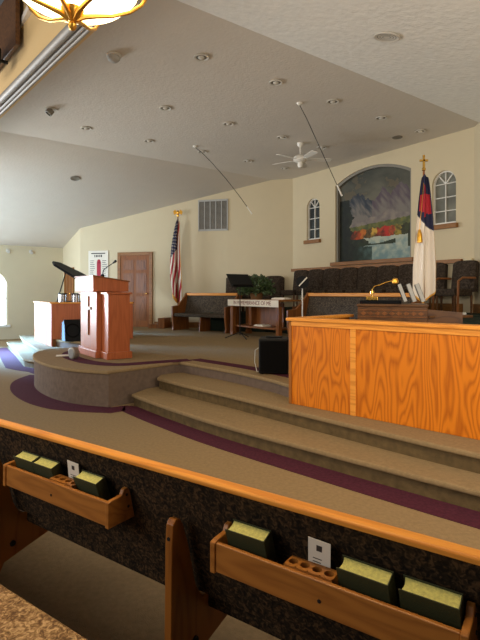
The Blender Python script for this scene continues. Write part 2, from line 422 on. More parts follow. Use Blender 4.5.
# purple stripes
def stripe(name, path, z, a, b):
    return struct(ribbon(offset(path, a), offset(path, b), z+.0005, z+.005, name, M['purple']))
stripe('trim_1', N1, 0, -.32, .01)
PL2 = smooth_path([(2.60, -9.35), (2.3, -9.15), (2.0, -8.75), (1.84, -8.2), (1.79, -7.6), (1.84, -7.0), (2.0, -6.5), (2.28, -6.08), (2.58, -5.93)])
jp = PLAT[:-1]+[(2.31, -6.03), (2.50, -6.02)]+N1r[1:]
nP = len(PLAT); jo = []; far = _of(jp, -.33*SGN); near = _of(jp, -.22*SGN)
for i_ in range(len(jp)):
    w_ = max(0, min(1, (i_-nP+8)/10)); jo.append(tuple(far[i_][k_]*(1-w_)+near[i_][k_]*w_ for k_ in (0, 1)))
struct(ribbon(jo, offset(jp, .04), .0005, .005, 'trim_3', M['purple']))
stripe('trim_4', N3r, .48, .22, .42)
stripe('trim_5', smooth_path([(3.15, -8.9), (2.9, -8.75), (2.5, -8.45), (2.3, -7.9), (2.27, -7.4), (2.35, -6.9), (2.6, -6.5), (3.2, -6.40), (3.66, -6.32)]), .48, -.08, .16)
stripe('trim_6', N3l, .48, .2, .4)
# choir riser
rs = MB().prism([(8.0, -9.6), (8.0, -3.66), (UE-.02, -4.9), (UE, -9.95)], .48, 1.12, P).prism([(6.6, -4.9), (6.6, -2.1), (7.99, -3.68), (7.99, -4.9)], .48, 1.09, P)
struct(rs.build('stage_riser', M['dkcarpet']))
dd = (Vector(DRt)-Vector(DL)).normalized(); dn = Vector((dd.y, -dd.x))   # into the room
def D(t, off, z):
    q = Vector(DL)+dd*t+dn*off; return Vector((q.x, q.y, z))
LD = (Vector(DRt)-Vector(DL)).length
# baseboards
def bb(name, p0, p1, z0, h, off=.02):
    p0 = Vector(p0); p1 = Vector(p1); d = (p1-p0).normalized(); n_ = Vector((d.y, -d.x))*off
    struct(MB().prism([tuple(p0), tuple(p1), tuple(p1+n_), tuple(p0+n_)], z0, z0+h).build(name, M['trimw']))
bb('baseboard_left', P(-7, -17)[:2], P(2.7, -17)[:2], 0, .16)
bb('baseboard_back_left', D(2.5, 0, 0)[:2], D(5.2, 0, 0)[:2], .48, .16)
bb('baseboard_back_left_corner', D(0, 0, 0)[:2], D(1.2, 0, 0)[:2], .48, .16)
bb('baseboard_back', P(UE, -6)[:2], P(UE, -4.83)[:2], 1.12, .17)
bb('baseboard_back_right', P(UE, -4.83)[:2], P(UF, .1)[:2], 1.12, .17)
# wood ledge on the end wall
struct(MB().prism([(UE-.09, vd+.02), (UE, vd+.02), (UE, -5.05), (UE-.09, -5.05)], 2.09, 2.17, P).build('trim_7', M['trimw'], bevel=.006))
struct(MB().prism([(UE-.06, -5.02), (UE, -5.02), (UE, -4.85), (UE-.06, -4.85)], 1.12, 2.17, P).build('trim_8', M['wall']))

# ---------------- door in the diagonal wall
def door(name, origin, rz, wd, h, knob_side=1):
    d = MB().box(-wd/2, wd/2, -.03, .0, 0, h).build(name, M['doorwood']); struct(d)
    d.location = origin; d.rotation_euler = (0, 0, rz)
    pn = MB(); pw = wd/2-.14
    for sx in (-1, 1):
        cx = sx*(pw/2+.045)
        for z0, z1 in ((.18, .92), (1.02, 1.62), (1.72, h-.14)):
            pn.box(cx-pw/2, cx+pw/2, -.036, -.03, z0, z1); pn.box(cx-pw/2+.05, cx+pw/2-.05, -.044, -.036, z0+.05, z1-.05)
    pn.build('door_panel', M['brown'], d, bevel=.004)
    MB().box(-wd/2-.1, -wd/2, -.05, 0, 0, h+.1).box(wd/2, wd/2+.1, -.05, 0, 0, h+.1).box(-wd/2, wd/2, -.05, 0, h, h+.1).build('door_frame', M['trimw'], d, bevel=.005)
    MB().tube([(knob_side*(wd/2-.07), -.03, 1.0), (knob_side*(wd/2-.07), -.075, 1.0)], [.012, .012]).lathe([(0.001, -.03), (.022, -.02), (.028, 0), (.022, .02), (.001, .03)], 12, (knob_side*(wd/2-.07), -.09, 1.0)).build('door_handle', M['brass'], d, smooth=True)
    return d
tdoor = ((Vector((-3.18, 14.58))-Vector(DL)).dot(dd))
door('door_1', D(tdoor, .0, .48), math.atan2(dd.y, dd.x), .95, 2.16)
q = P(UF-.0, -16.2, .48)
door('door_2', q, RZ, .8, 1.75)
# ---------------- windows of the end wall
def small_window(name, v0, v1, zb, zsp, rise, glass):
    ar = arch_pts(v0, v1, zsp, rise); poly = [(v0, zb), (v1, zb)]+ar
    g = struct(MB().prism(poly, .10, .12, lambda a, b, z: P(UE+z, a, b)).build(name, glass))
    c = (v0+v1)/2; fr = MB(); f = lambda a, b, z: P(UE+z, a, b)
    t = .012
    for a in (v0+t, v1-t): fr.prism([(a-t, zb), (a+t, zb), (a+t, zsp), (a-t, zsp)], .05, .1, f)
    fr.prism([(v0, zb), (v1, zb), (v1, zb+.04), (v0, zb+.04)], .05, .1, f)
    fr.prism([(c-.008, zb), (c+.008, zb), (c+.008, zsp+rise), (c-.008, zsp+rise)], .06, .1, f)
    h = (zsp-zb)/3
    for k in (1, 2, 3): fr.prism([(v0, zb+h*k-.008), (v1, zb+h*k-.008), (v1, zb+h*k+.008), (v0, zb+h*k+.008)], .065, .1, f)
    for a in (50, 130):
        dx, dz = math.cos(math.radians(a)), math.sin(math.radians(a)); L_ = rise*.98
        nx, nz = -dz*.01, dx*.01
        fr.prism([(c-nx, zsp-nz), (c+dx*L_-nx, zsp+dz*L_-nz), (c+dx*L_+nx, zsp+dz*L_+nz), (c+nx, zsp+nz)], .067, .1, f)
    inner = [(c+(a-c)*.9, zsp+(b-zsp)*.9) for a, b in ar]
    for k in range(len(ar)-1): fr.prism([ar[k], ar[k+1], inner[k+1], inner[k]], .05, .1, f)
    fr.build('window_frame', M['white'], g)
    MB().prism([(v0-.05, zb-.1), (v1+.05, zb-.1), (v1+.05, zb-.005), (v0-.05, zb-.005)], -.08, .05, f).build('window_sill', M['trimw'], g, bevel=.006)
small_window('window_2', *HOLES[0], M['pane'])
small_window('window_3', *HOLES[2], M['panel'])

# ---------------- the painting in its arched recess
def lerp(a, b, t): return [a[i]+(b[i]-a[i])*t for i in range(3)]
def fbm(x, y, s=0): return noise.fractal(Vector((x, y, s)), 1.0, 2.0, 4)
def canvas(a, b):
    """a across 0..1, b up 0..1 -> painted landscape"""
    n1 = fbm(a*3, b*5); n2 = fbm(a*14, b*14, 5); n3 = fbm(a*6, 0, 9)
    sky = lerp((100, 102, 96), (56, 62, 60), max(0, min(1, (b-.6)*2.5+n1*.6)))
    if n1+.3*n2 > .2 and b > .7: sky = lerp(sky, (112, 100, 82), .5)
    c = sky
    r1 = .60+.12*math.exp(-((a-.28)/.14)**2)+.13*math.exp(-((a-.62)/.07)**2)+.15*math.exp(-((a-.85)/.12)**2)-.05*abs(fbm(a*11, 2, 2))+.03*fbm(a*30, 1, 1)+.03
    if b < r1:
        c = lerp((44, 54, 72) if a < .48 else (84, 76, 94), (118, 118, 122), max(0, min(1, (r1-b)*4.5+.6*fbm(a*20+b*14, b*9, 3))))
    r2 = .44+.07*math.exp(-((a-.7)/.2)**2)+.02*fbm(a*8, 7, 1)
    if b < r2: c = lerp((108, 106, 116), (134, 132, 134), max(0, min(1, .5+n2)))
    r3 = .375+.05*a+.015*fbm(a*9, 4, 4)
    if b < r3: c = lerp((70, 84, 54), (118, 122, 66), max(0, min(1, .4+n2)))
    r4 = .335+.02*fbm(a*16, 3, 7)+.02*a
    if b < r4:
        k = int(a*13+.5*n2); pal = [(38, 40, 26), (42, 48, 30), (110, 40, 24), (170, 70, 28), (186, 112, 40), (96, 78, 38), (196, 164, 74), (170, 66, 36), (176, 46, 34), (188, 84, 44), (150, 140, 60), (58, 66, 36), (50, 60, 34), (44, 50, 30)]
        c = lerp(pal[max(0, min(13, k))], (40, 34, 20), max(0, min(.6, .2+n2)))
    if b < .245+.01*n2:
        c = lerp((30, 42, 34), (56, 62, 48), max(0, min(1, .4+n2)))
        if a > .40+.12*n1+.10*math.sin(b*40): c = lerp((112, 146, 164), (176, 192, 192), max(0, min(1, .3+n2*.7+(b-.08)*4)))
        if .30 < a < .78 and .165 < b < .200+.02*math.sin(a*9): c = (40, 54, 38)
        if a < .48 and b < .16+.02*n2: c = lerp((26, 40, 34), (74, 104, 112), max(0, min(1, (a-.25)*3+n2*.6)))
        if a > .92 and b > .12: c = (44, 58, 40)
    tree = .20+.08*fbm(3, b*9, 8)-.06*max(0, (b-.45))*3
    if a < tree and b < .70: c = lerp((18, 26, 22), (34, 42, 32), max(0, min(1, .4+n2)))
    if a > .965+.03*fbm(1, b*9, 3) and .18 < b < .45: c = (30, 42, 28)
    return s2l([max(0, min(255, x*k_)) for x, k_ in zip(c, (1.02, .96, .86))])
def arch_top(v):
    h = (VA1-VA0)/2; R = (h*h+HAR*HAR)/(2*HAR); x = v-vac
    return ZA1+HAR-R+math.sqrt(max(0, R*R-x*x))
pg = thing('landscape_painting', 'large arched mountain lake landscape painting recessed in the chancel end wall', 'painting', P(UE, vac, ZA0), RZ)
H0 = ZA1+HAR-ZA0
def cf(a, b):
    v = VA0+(VA1-VA0)*a; top = arch_top(v)-ZA0
    return ((v-vac), .13, top*b)
def cc(a, b):
    v = VA0+(VA1-VA0)*a; return canvas(a, (arch_top(v)-ZA0)*b/H0)
MB().grid(130, 150, cf, cc).build('canvas', M['vc'], pg, recalc=False, solid=.01)
fr = MB(); ar = arch_pts(VA0, VA1, ZA1, HAR); out = [(VA0, ZA0)]+ar[::-1]+[(VA1, ZA0)]
for k in range(len(out)-1):
    a, b = out[k], out[k+1]
    ia = (vac+(a[0]-vac)*.955, ZA0+(a[1]-ZA0)*.975); ib = (vac+(b[0]-vac)*.955, ZA0+(b[1]-ZA0)*.975)
    fr.prism([(a[0]-vac, a[1]-ZA0), (b[0]-vac, b[1]-ZA0), (ib[0]-vac, ib[1]-ZA0), (ia[0]-vac, ia[1]-ZA0)], .04, .12, lambda x, y, z: Vector((x, z, y)))
fr.build('frame', M['vent'], pg)
MB().box(-1.19, 1.19, -.1, .06, -.09, 0).build('sill', M['trimw'], pg, bevel=.008)

# ============================================================= CEILING FIXTURES
def can():
    t = thing('recessed_ceiling_light', '', 'ceiling light')
    MB().lathe([(.075, 0), (.105, -.004), (.11, -.014), (.10, -.02), (.078, -.016), (.07, -.004)], 24).build('trim_ring', M['ring'], t, smooth=True)
    MB().lathe([(.001, -.001), (.075, -.001), (.074, -.010), (.001, -.004)], 20).build('reflector', M['well'], t)
    MB().lathe([(.045, -.004), (.042, -.018), (.026, -.03), (.001, -.034)], 14).build('bulb', M['ring'], t, smooth=True)
    return t
rows = [('beside the brightly lit sloped ceiling', -5.57, [3.40, 4.72, 5.96, 7.23, 8.44]), ('mid ceiling', -7.46, [3.83, 5.15, 6.48, 7.64]), ('beside the left slope', -9.28, [3.06, 4.38, 5.69, 6.98, 8.16])]
ordn = ['nearest the camera', 'second from the camera', 'third from the camera', 'fourth from the camera', 'nearest the painting wall']
proto = None
for rn, v, us in rows:
    for i, u in enumerate(us):
        o_ = ordn[i] if i < len(us)-1 else ordn[4]
        lab = 'recessed light in the row %s, %s' % (rn, o_)
        if proto is None:
            proto = can(); proto.location = P(u, v, HC); proto['label'] = lab; proto['group'] = 'recessed ceiling lights'
        else: dup(proto, P(u, v, HC), 0, lab)
def round_vent(loc, r, label, tilt=0, lit=True):
    t = thing('round_air_vent', label, 'air vent', loc, RZ); t.rotation_euler = (0, tilt, RZ)
    MB().lathe([(r*.8, 0), (r, -.004), (r*1.02, -.014), (r*.9, -.02), (r*.78, -.012)], 28).build('rim', M['ring'] if lit else M['vent'], t, smooth=True)
    MB().lathe([(.001, -.001), (r*.8, -.001), (r*.8, -.004), (.001, -.004)], 24).build('grille', M['ventd'], t)
    for k, q in enumerate((.2, .4, .6)):
        MB().lathe([(r*q, -.006), (r*(q+.09), -.014), (r*(q+.12), -.012), (r*(q+.03), -.004)], 24).build('louver', M['vent'], t, smooth=True)
round_vent(P(4.50, -3.39, zc(-3.39)), .15, 'large round air vent in the brightly lit textured ceiling slope', math.atan(SL))
round_vent(P(3.66, -11.93, zc(-11.93)), .12, 'round grey air vent in the left ceiling slope', -math.atan(SL), False)
round_vent(P(8.40, -6.07, HC), .10, 'small dark round vent in the flat ceiling near the painting wall', 0, False)
# smoke detector / sensor dome and angled spot
t = thing('ceiling_sensor', 'beige domed sensor on the flat ceiling near the gold chandelier', 'sensor', P(2.42, -6.22, HC))
MB().lathe([(.001, 0), (.10, 0), (.10, -.02), (.085, -.025)], 22).build('base_plate', M['ring'], t, smooth=True)
MB().lathe([(.085, -.02), (.08, -.06), (.05, -.09), (.001, -.10)], 22).build('dome', M['lgrey'], t, smooth=True)
t = thing('eyeball_spotlight', 'swivelled eyeball spotlight on the flat ceiling above the metal track', 'spotlight', P(2.25, -8.68, HC), .5)
MB().lathe([(.06, 0), (.1, -.004), (.1, -.016), (.06, -.012)], 22).build('trim_ring', M['ring'], t, smooth=True)
mt = Matrix.Translation((0, 0, -.02)) @ Matrix.Rotation(math.radians(35), 4, 'Y')
MB().lathe([(.001, .0), (.06, .0), (.065, -.09), (.05, -.09), (.045, -.05), (.001, -.05)], 18, mat=mt).build('lamp_housing', [M['vent']], t, smooth=True)
# ceiling fan
t = thing('ceiling_fan', 'white ceiling fan hanging in front of the painting wall', 'ceiling fan', P(7.06, -7.53, HC), 0)
MB().lathe([(.001, 0), (.07, 0), (.065, -.05), (.03, -.09), (.001, -.09)], 18).build('canopy', M['white'], t, smooth=True)
MB().tube([(0, 0, -.08), (0, 0, -.28)], .014).build('downrod', M['white'], t, smooth=True)
MB().lathe([(.001, -.26), (.10, -.27), (.145, -.31), (.145, -.37), (.10, -.41), (.05, -.42), (.001, -.42)], 24).build('motor', M['white'], t, smooth=True)
MB().lathe([(.05, -.42), (.06, -.47), (.045, -.52), (.001, -.54)], 16).build('switch_housing', M['white'], t, smooth=True)
for k in range(5):
    mt = Matrix.Rotation(math.radians(2+72*k), 4, 'Z') @ Matrix.Translation((0, 0, -.36)) @ Matrix.Rotation(math.radians(-13), 4, 'X')
    b = MB(); b.prism([(.2, -.055), (.62, -.07), (.66, -.05), (.66, .05), (.62, .07), (.2, .055)], -.004, .004, lambda x, y, z: mt @ Vector((x, y, z)))
    bl = b.build('blade', M['white'], t)
    MB().box(.11, .24, -.015, .015, -.008, -.002, mt).build('blade_arm', M['white'], bl)
# hanging choir microphones
def mic(name, top, pts, label):
    t = thing(name, label, 'microphone', top)
    MB().lathe([(.001, 0), (.05, 0), (.045, -.02), (.02, -.04), (.001, -.04)], 14).build('ceiling_mount', M['white'], t, smooth=True)
    tp = Vector(top); loc = [Vector(p)-tp for p in pts]
    MB().tube([(0, 0, -.03)]+loc[:-1], .0065, 6).build('cable', M['blackm'], t)
    MB().tube(loc[-2:], [.013, .016], 8).build('microphone_capsule', M['white'], t, smooth=True)
tp = P(5.35, -9.03, HC); en = Vector(((252-240)/480*11, 11, 1.5+79/480*11))
def bz(a, c, b, n=10): return [(a*(1-t)**2+c*2*t*(1-t)+b*t*t) for t in [k/n for k in range(1, n+1)]]
mic('hanging_microphone', tp, bz(tp, (tp+en)/2+Vector((.05, 0, .12)), en), 'thin dark microphone cable curving down from the flat ceiling, over the wall grille')
tp = P(5.56, -5.95, HC)
en1 = Vector(((337-240)/480*8.9, 8.9, 1.5+108/480*8.9)); en2 = Vector(((342-240)/480*8.95, 8.95, 1.5+97/480*8.95))
mic('hanging_microphone', tp, [tp*(1-k/6)+en1*(k/6) for k in range(1, 7)]+[en2], 'straight hanging microphone with white tip in front of the painting')
# wall grille on diagonal wall
tv = (Vector((-.78, 13.99))-Vector(DL)).dot(dd)
t = thing('wall_vent_grille', 'tall square return air grille high on the cream diagonal wall', 'air vent', D(tv, 0, 3.33), math.atan2(dd.y, dd.x))
MB().box(-.43, .43, -.012, 0, 0, .86).build('backing', M['vent'], t)
g = MB(); 
for a, b, c, d_ in ((-.45, .45, -.02, .03), (-.45, .45, .84, .89)): g.box(a, b, -.03, 0, c, d_)
for x in (-.45, .42): g.box(x, x+.03, -.03, 0, 0, .86)
g.build('frame', M['lgrey'], t)
g = MB()
for k in range(1, 5): g.box(-.43+k*.172-.012, -.43+k*.172+.012, -.026, -.012, 0, .86)
g.build('divider', M['lgrey'], t)
g = MB()
for k in range(26): g.box(-.43, .43, -.02, -.012, .01+k*.033, .022+k*.033)
g.build('slat', M['ventd'], t)
# poster
tpz = (Vector((-4.38, 14.87))-Vector(DL)).dot(dd)
t = thing('wall_poster', 'white printed notice board with a red vertical bar behind the pulpit', 'poster', D(tpz, .0, 1.84), math.atan2(dd.y, dd.x))
MB().box(-.34, .34, -.03, 0, 0, .97).build('board', M['paper'], t, bevel=.004)
MB().box(-.045, .09, -.036, -.03, .02, .62).lathe([(.001, 0), (.06, 0), (.06, .006), (.001, .006)], 14, mat=Matrix.Translation((.022, -.03, .64)) @ Matrix.Rotation(PI/2, 4, 'X')).build('red_bar', M['red'], t)
g = MB(); g.box(-.24, .24, -.033, -.03, .87, .90)
for k in range(11):
    wl = random.uniform(.1, .17)
    g.box(-.28, -.28+wl, -.033, -.03, .07+k*.058, .085+k*.058); g.box(.14, .14+wl, -.033, -.03, .07+k*.058, .085+k*.058)
for x, ww in ((-.13, .03), (-.07, .05), (.01, .04), (.08, .05)): g.box(x, x+ww, -.033, -.03, .77, .84)
g.build('printed_lines', M['ink'], t)
# small spotlights high on left wall
for i, u in enumerate((3.05, 3.75)):
    t = thing('wall_spotlight', ['small white spotlight under the left eave, nearer the bright window', 'small white spotlight under the left eave, nearer the wall corner'][i], 'spotlight', P(u, -17, 2.88), RZ, None)
    MB().box(-.03, .03, -.06, .0, -.05, .05).build('bracket', M['ring'], t) if False else MB().box(0, .03, -.05, .05, -.05, .05).build('bracket', M['ring'], t)
    MB().lathe([(.001, 0), (.04, 0), (.05, .12), (.001, .12)], 12, mat=Matrix.Translation((.03, 0, 0)) @ Matrix.Rotation(PI/2+.5, 4, 'Y')).build('lamp_head', M['ring'], t, smooth=True)

# ============================================================= CHANDELIER
t = thing('chandelier', 'gold ribbed bowl chandelier glowing warm at the top left', 'chandelier', (-1.03, 2.95, 3.21))
bowl = [(.001, .03), (.10, .035), (.22, .065), (.33, .12), (.40, .19), (.43, .27), (.42, .27), (.32, .14), (.2, .08), (.001, .045)]
MB().lathe(bowl, 36).build('glass_bowl', M['glassw'], t, smooth=True)
MB().lathe([(.42, .255), (.445, .26), (.445, .285), (.42, .29)], 36).build('rim_band', M['gold'], t, smooth=True)
for k in range(6):
    a = 2*PI*k/6+.35; pr = [(.02, -.03), (.07, .0), (.14, .02), (.24, .045), (.35, .10), (.43, .17), (.475, .25), (.46, .32), (.40, .36)]
    pts = [(r*math.cos(a+.25*r), r*math.sin(a+.25*r), z) for r, z in pr]
    MB().tube(pts, [.014, .017, .014, .012, .012, .012, .012, .011, .008], 8).build('rib_arm', M['gold'], t, smooth=True)
MB().lathe([(.001, -.10), (.018, -.09), (.028, -.065), (.014, -.045), (.035, -.03), (.06, .0), (.07, .03), (.001, .035)], 18).build('finial', M['gold'], t, smooth=True)
MB().tube([(0, 0, .05), (0, 0, 1.9)], .012).build('hanging_rod', M['gold'], t, smooth=True)
for k in range(3):
    a = 2*PI*k/3+.6
    MB().tube([(.4*math.cos(a), .4*math.sin(a), .36), (0, 0, .95)], .005, 6).build('suspension_arm', M['gold'], t)
pl = bpy.data.lights.new('chandelier_bulb', 'POINT'); pl.energy = 22; pl.color = (1, .78, .45); pl.shadow_soft_size = .12
po = bpy.data.objects.new('chandelier_bulb', pl); COL.objects.link(po); po.location = (-.98, 2.95, 3.50)
# dark hanging speaker/fan box at top left
t = thing('ceiling_projector', 'dark slatted projector box under the bulkhead at the left frame edge', 'projector', P(1.06, -6.40, 4.33), RZ)
MB().box(-.32, .12, -.2, .0, -.10, .09).build('body', M['black'], t, bevel=.02)
g = MB()
for k in range(6): g.box(-.30, .10, -.212, -.2, -.09+k*.03, -.08+k*.03)
g.build('cooling_slats', M['track'], t)
MB().tube([(-.05, -.02, .0), (-.05, .10, .0)], .02).build('mount_pole', M['blackm'], t)

# ============================================================= PARTITIONS
def partition(name, w0, w1, z0, h, label, splits, ret):
    w0 = Vector(w0); w1 = Vector(w1); L_ = (w1-w0).length; d = (w1-w0); rz = math.atan2(d.y, d.x)
    t = thing(name, label, 'partition', (w0.x, w0.y, z0), rz)
    xs = [0]+splits+[L_]
    for i in range(len(xs)-1):
        MB().box(xs[i]+(.012 if i else .0), xs[i+1]-.012*(i < len(xs)-2), 0, .025, .0, h-.035).build('panel', M['oak'], t, bevel=.003)
    for x in xs[1:-1]: MB().box(x-.03, x+.03, -.006, .0, 0, h-.035).build('stile', M['oakx'], t, bevel=.002)
    MB().box(-.0, .035, -.010, .0, 0, h-.035).build('stile', M['oakpew'], t, bevel=.002)
    MB().box(0, L_, .028, .12, .0, h-.035).build('core', M['oakpew'], t)
    MB().box(0, L_, -.010, 0, h-.085, h-.035).build('top_rail', M['oakx'], t, bevel=.003)
    MB().box(-.03, L_+.01, -.03, .16, h-.035, h).build('cap', M['oakx'], t, bevel=.010)
    MB().box(.0, .03, .12, ret, .0 if z0 > .47 else .17, h-.035).build('end_panel', M['oak'], t)
    MB().box(-.03, .1, .16, ret, h-.035, h).build('end_cap', M['oakx'], t, bevel=.008)
    return t
partition('wooden_partition', (.526, 5.13), (3.35, 2.51), .322, .915, 'long orange oak panelled partition beside the steps on the right', [.765, 2.6], 1.2)
# left enclosure: corner nearest the pulpit is its right end
a = P(2.92, -12.85); b = P(2.84, -10.93)
d = (b-a); L_ = d.length; rz = math.atan2(d.y, d.x)
t = thing('wooden_partition', 'brown wood partition in front of the piano at the left side steps', 'partition', (a.x, a.y, .322), rz)
for k in range(4):
    MB().box(k*L_/4+.01, (k+1)*L_/4-.01, 0, .03, 0, .94).build('panel', M['pulpit'], t, bevel=.003)
MB().box(0, L_, .032, .1, 0, .94).build('core', M['brown'], t)
ro = Matrix.Translation((L_, 0, 0)) @ Matrix.Rotation(-rz+.10, 4, 'Z')
MB().box(0, 1.75, 0, .05, .165, .94, ro).build('end_panel', M['pulpit'], t)
MB().box(-.02, L_+.0, -.025, .13, .94, .975).build('cap', M['oakx'], t, bevel=.008)
MB().box(-.03, 1.76, -.03, .16, .941, .976, ro).build('end_cap', M['oakx'], t, bevel=.008)

# canisters on the left partition return
for i, (yy, lab) in enumerate(((.22, 'leftmost shiny metal canister on the left partition cap'), (.50, 'middle shiny metal canister on the left partition cap'), (.76, 'rightmost shiny metal canister, beside the pulpit'))):
    q = Matrix.Translation((b.x, b.y, .322+.976)) @ Matrix.Rotation(.10, 4, 'Z') @ Vector((yy, .065, 0))
    t = thing('metal_canister', lab, 'canister', q, 0, 'metal canisters on the partition')
    MB().lathe([(.001, 0), (.085, 0), (.085, .17), (.001, .17)], 20).build('drum', M['steel'], t, smooth=True)
    MB().lathe([(.088, .165), (.092, .17), (.092, .195), (.001, .20)], 20).build('lid', M['blackm'], t, smooth=True)

# ============================================================= GRAND PIANO
t = thing('grand_piano', 'black grand piano with raised lid behind the left partition', 'piano', (-3.36, 11.9, .48), 0)
body = smooth_path([(-.95, -.7), (-.95, .2), (-.6, .75), (.0, .85), (.3, .8), (.35, .2), (.35, -.7)], 5)
MB().prism(body, .52, .82).build('case', M['blackg'], t, bevel=.01)
for x, y in ((-.75, -.5), (.2, -.5), (-.3, .6)):
    MB().tube([(x, y, 0), (x, y, .52)], [.035, .06], 10).build('leg', M['blackg'], t, smooth=True)
mt = Matrix.Translation((.32, 0, .84)) @ Matrix.Rotation(math.radians(31), 4, 'Y')
lid = [(0, -.7), (-1.60, -.55), (-1.78, -.25), (-1.76, .2), (-1.3, .62), (-.7, .8), (0, .8)]
MB().prism(lid, 0, .05, lambda x, y, z: mt @ Vector((x, y, z))).build('lid', M['blackg'], t, bevel=.006)
MB().tube([(-1.0, -.45, .82), (-.82, -.4, 1.50)], .014, 8).build('lid_prop', M['blackm'], t)
MB().box(.36, .55, -.65, .65, .52, .66).build('keyboard_shelf', M['blackg'], t, bevel=.01)

# floor monitor by the piano
t = thing('stage_monitor', 'black wedge stage monitor leaning beside the left partition', 'loudspeaker', (-3.60, 10.27, .48), .55)
mt = Matrix.Rotation(-.28, 4, 'Y')
MB().prism([(-.18, 0), (.2, 0), (.14, .4), (-.04, .46)], -.17, .17, lambda x, y, z: Vector((z, x, y))).build('cabinet', M['black'], t, bevel=.012)
mt = Matrix.Translation((0, -.135, .21)) @ Matrix.Rotation(math.radians(-73), 4, 'X')
MB().lathe([(.15, .002), (.155, .014), (.13, .014), (.08, .002), (.03, .006), (.001, .008)], 24, mat=Matrix.Translation((0, -.10, .22)) @ Matrix.Rotation(math.radians(73), 4, 'X')).build('cone', M['grille'], t, smooth=True)

# amplifier speaker at the stage edge by the right partition
t = thing('loudspeaker', 'black box loudspeaker on the stage edge against the orange partition', 'loudspeaker', (.43, 5.98, .48), -.12)
MB().box(-.20, .17, -.0, .33, .012, .45).build('cabinet', M['black'], t, bevel=.02)
MB().box(-.18, .15, -.012, .0, .04, .42).build('grille', M['grille'], t, bevel=.004)
MB().box(-.12, .09, .12, .2, .45, .47).build('handle', M['blackm'], t, bevel=.01)
for x in (-.16, .13):
    MB().box(x-.02, x+.02, .03, .3, 0, .014).build('foot', M['blackm'], t)
MB().tube([(-.2, .05, .33), (-.245, .04, .30), (-.25, .03, .15), (-.22, .02, .03), (-.2, .1, .03)], .006, 6).build('power_cord', M['lgrey'], t)

# ============================================================= PULPIT
t = thing('pulpit', 'tall reddish oak pulpit with a cross on its front, on the curved platform', 'pulpit', P(2.56, -7.77, .48), RZ)
# local x across (right +), local y away from the pews
MB().box(-.37, .37, .04, .44, .10, 1.04).build('pedestal', M['pulpit'], t, bevel=.006)
for s in (-1, 1):
    x0, x1 = sorted((s*.37, s*.66))
    MB().box(x0, x1, .12, .47, .10, 1.0).build('side_wing', M['pulpit'], t, bevel=.006)
    MB().box(x0-(.0 if s > 0 else .025), x1+(.025 if s > 0 else 0), .09, .50, 1.0, 1.03).build('wing_cap', M['pulpit'], t, bevel=.006)
MB().prism([(-.395, .015), (.395, .015), (.395, .09), (.69, .09), (.69, .50), (-.69, .50), (-.69, .09), (-.395, .09)], 0, .11).build('base_moulding', M['pulpit'], t, bevel=.010)
dk = MB(); f = lambda x, y, z: Vector((z, x, y))
dk.prism([(-.04, 1.04), (.54, 1.04), (.54, 1.20), (-.04, 1.28)], -.445, .445, f); dk.build('reading_desk', M['pulpit'], t, bevel=.006)
MB().prism([(-.055, 1.28), (.555, 1.197), (.555, 1.215), (-.055, 1.30)], -.46, .46, f).build('desk_top', M['brown'], t, bevel=.005)
cr_ = MB().box(-.028, .028, .018, .04, .34, .97).build('cross', M['oakpew'], t, bevel=.003)
MB().box(-.14, .14, .012, .042, .75, .80).build('cross_arm', M['ring'], cr_, bevel=.003)
t2 = thing('gooseneck_microphone', 'thin black gooseneck microphone on top of the pulpit', 'microphone', P(2.75, -7.55, 1.756), RZ)
MB().lathe([(.001, 0), (.03, 0), (.03, .03), (.012, .05), (.001, .05)], 12).build('base', M['black'], t2, smooth=True)
MB().tube([(0, 0, .04), (.0, .02, .12), (.08, .06, .17), (.2, .10, .22)], .007, 8).build('neck', M['blackm'], t2, smooth=True)
MB().tube([(.2, .10, .22), (.26, .12, .25)], [.012, .022], 10).build('capsule', M['black'], t2, smooth=True)
t = thing('floor_clock', 'small grey round clock on the purple stripe in front of the pulpit', 'clock', P(2.27, -7.5, .485), RZ+.3)
MB().lathe([(.001, -.05), (.085, -.05), (.09, -.04), (.09, .03), (.075, .04), (.001, .04)], 24, mat=Matrix.Translation((0, 0, .09)) @ Matrix.Rotation(PI/2, 4, 'X')).build('clock_case', M['vent'], t, smooth=True)
MB().lathe([(.001, 0), (.07, 0), (.07, .006), (.001, .006)], 24, mat=Matrix.Translation((0, -.038, .09)) @ Matrix.Rotation(PI/2, 4, 'X')).build('clock_face', M['grey'], t)
tag(MB().box(-.1, .1, -.07, .07, .0, .012).build('folded_paper', M['paper']), 'white folded paper lying in front of the pulpit', 'paper')
o = bpy.data.objects['folded_paper']; o.location = P(2.24, -7.95, .4855); o.rotation_euler = (0, 0, .3)

# ============================================================= COMMUNION TABLE
TV = -8.85; TU = 6.8
t = thing('communion_table', 'brown wooden communion table under the plant with white lettered front strip', 'table', P(TU, TV, .48), RZ)
MB().box(-.98, .98, -.04, .62, .83, .87).build('tabletop', M['trimw'], t, bevel=.006)
MB().box(-.92, .92, -.0, .03, .70, .83).build('apron', M['brown'], t)
for x in (-.92, .82):
    for y in (0, .48):
        lg = MB()
        for k in range(3): lg.box(x+k*.036, x+k*.036+.028, y, y+.1, .08, .72)
        lg.box(x-.01, x+.12, y-.005, y+.11, 0, .08); lg.build('leg', M['brown'], t, bevel=.004)
MB().prism(smooth_path([(-.85, .55), (-.85, .12), (-.4, .04), (0, .02), (.4, .04), (.85, .12), (.85, .55)], 5), .2, .24).build('shelf', M['brown'], t, bevel=.006)
MB().box(-.5, .5, .5, .53, .24, .78).build('back_panel', M['brown'], t)
MB().box(-.62, -.5, .34, .5, .24, .72).build('inner_post', M['brown'], t)
rn = MB().box(-.96, .96, -.048, -.041, .71, .86).build('lettered_strip', M['paper'], t)
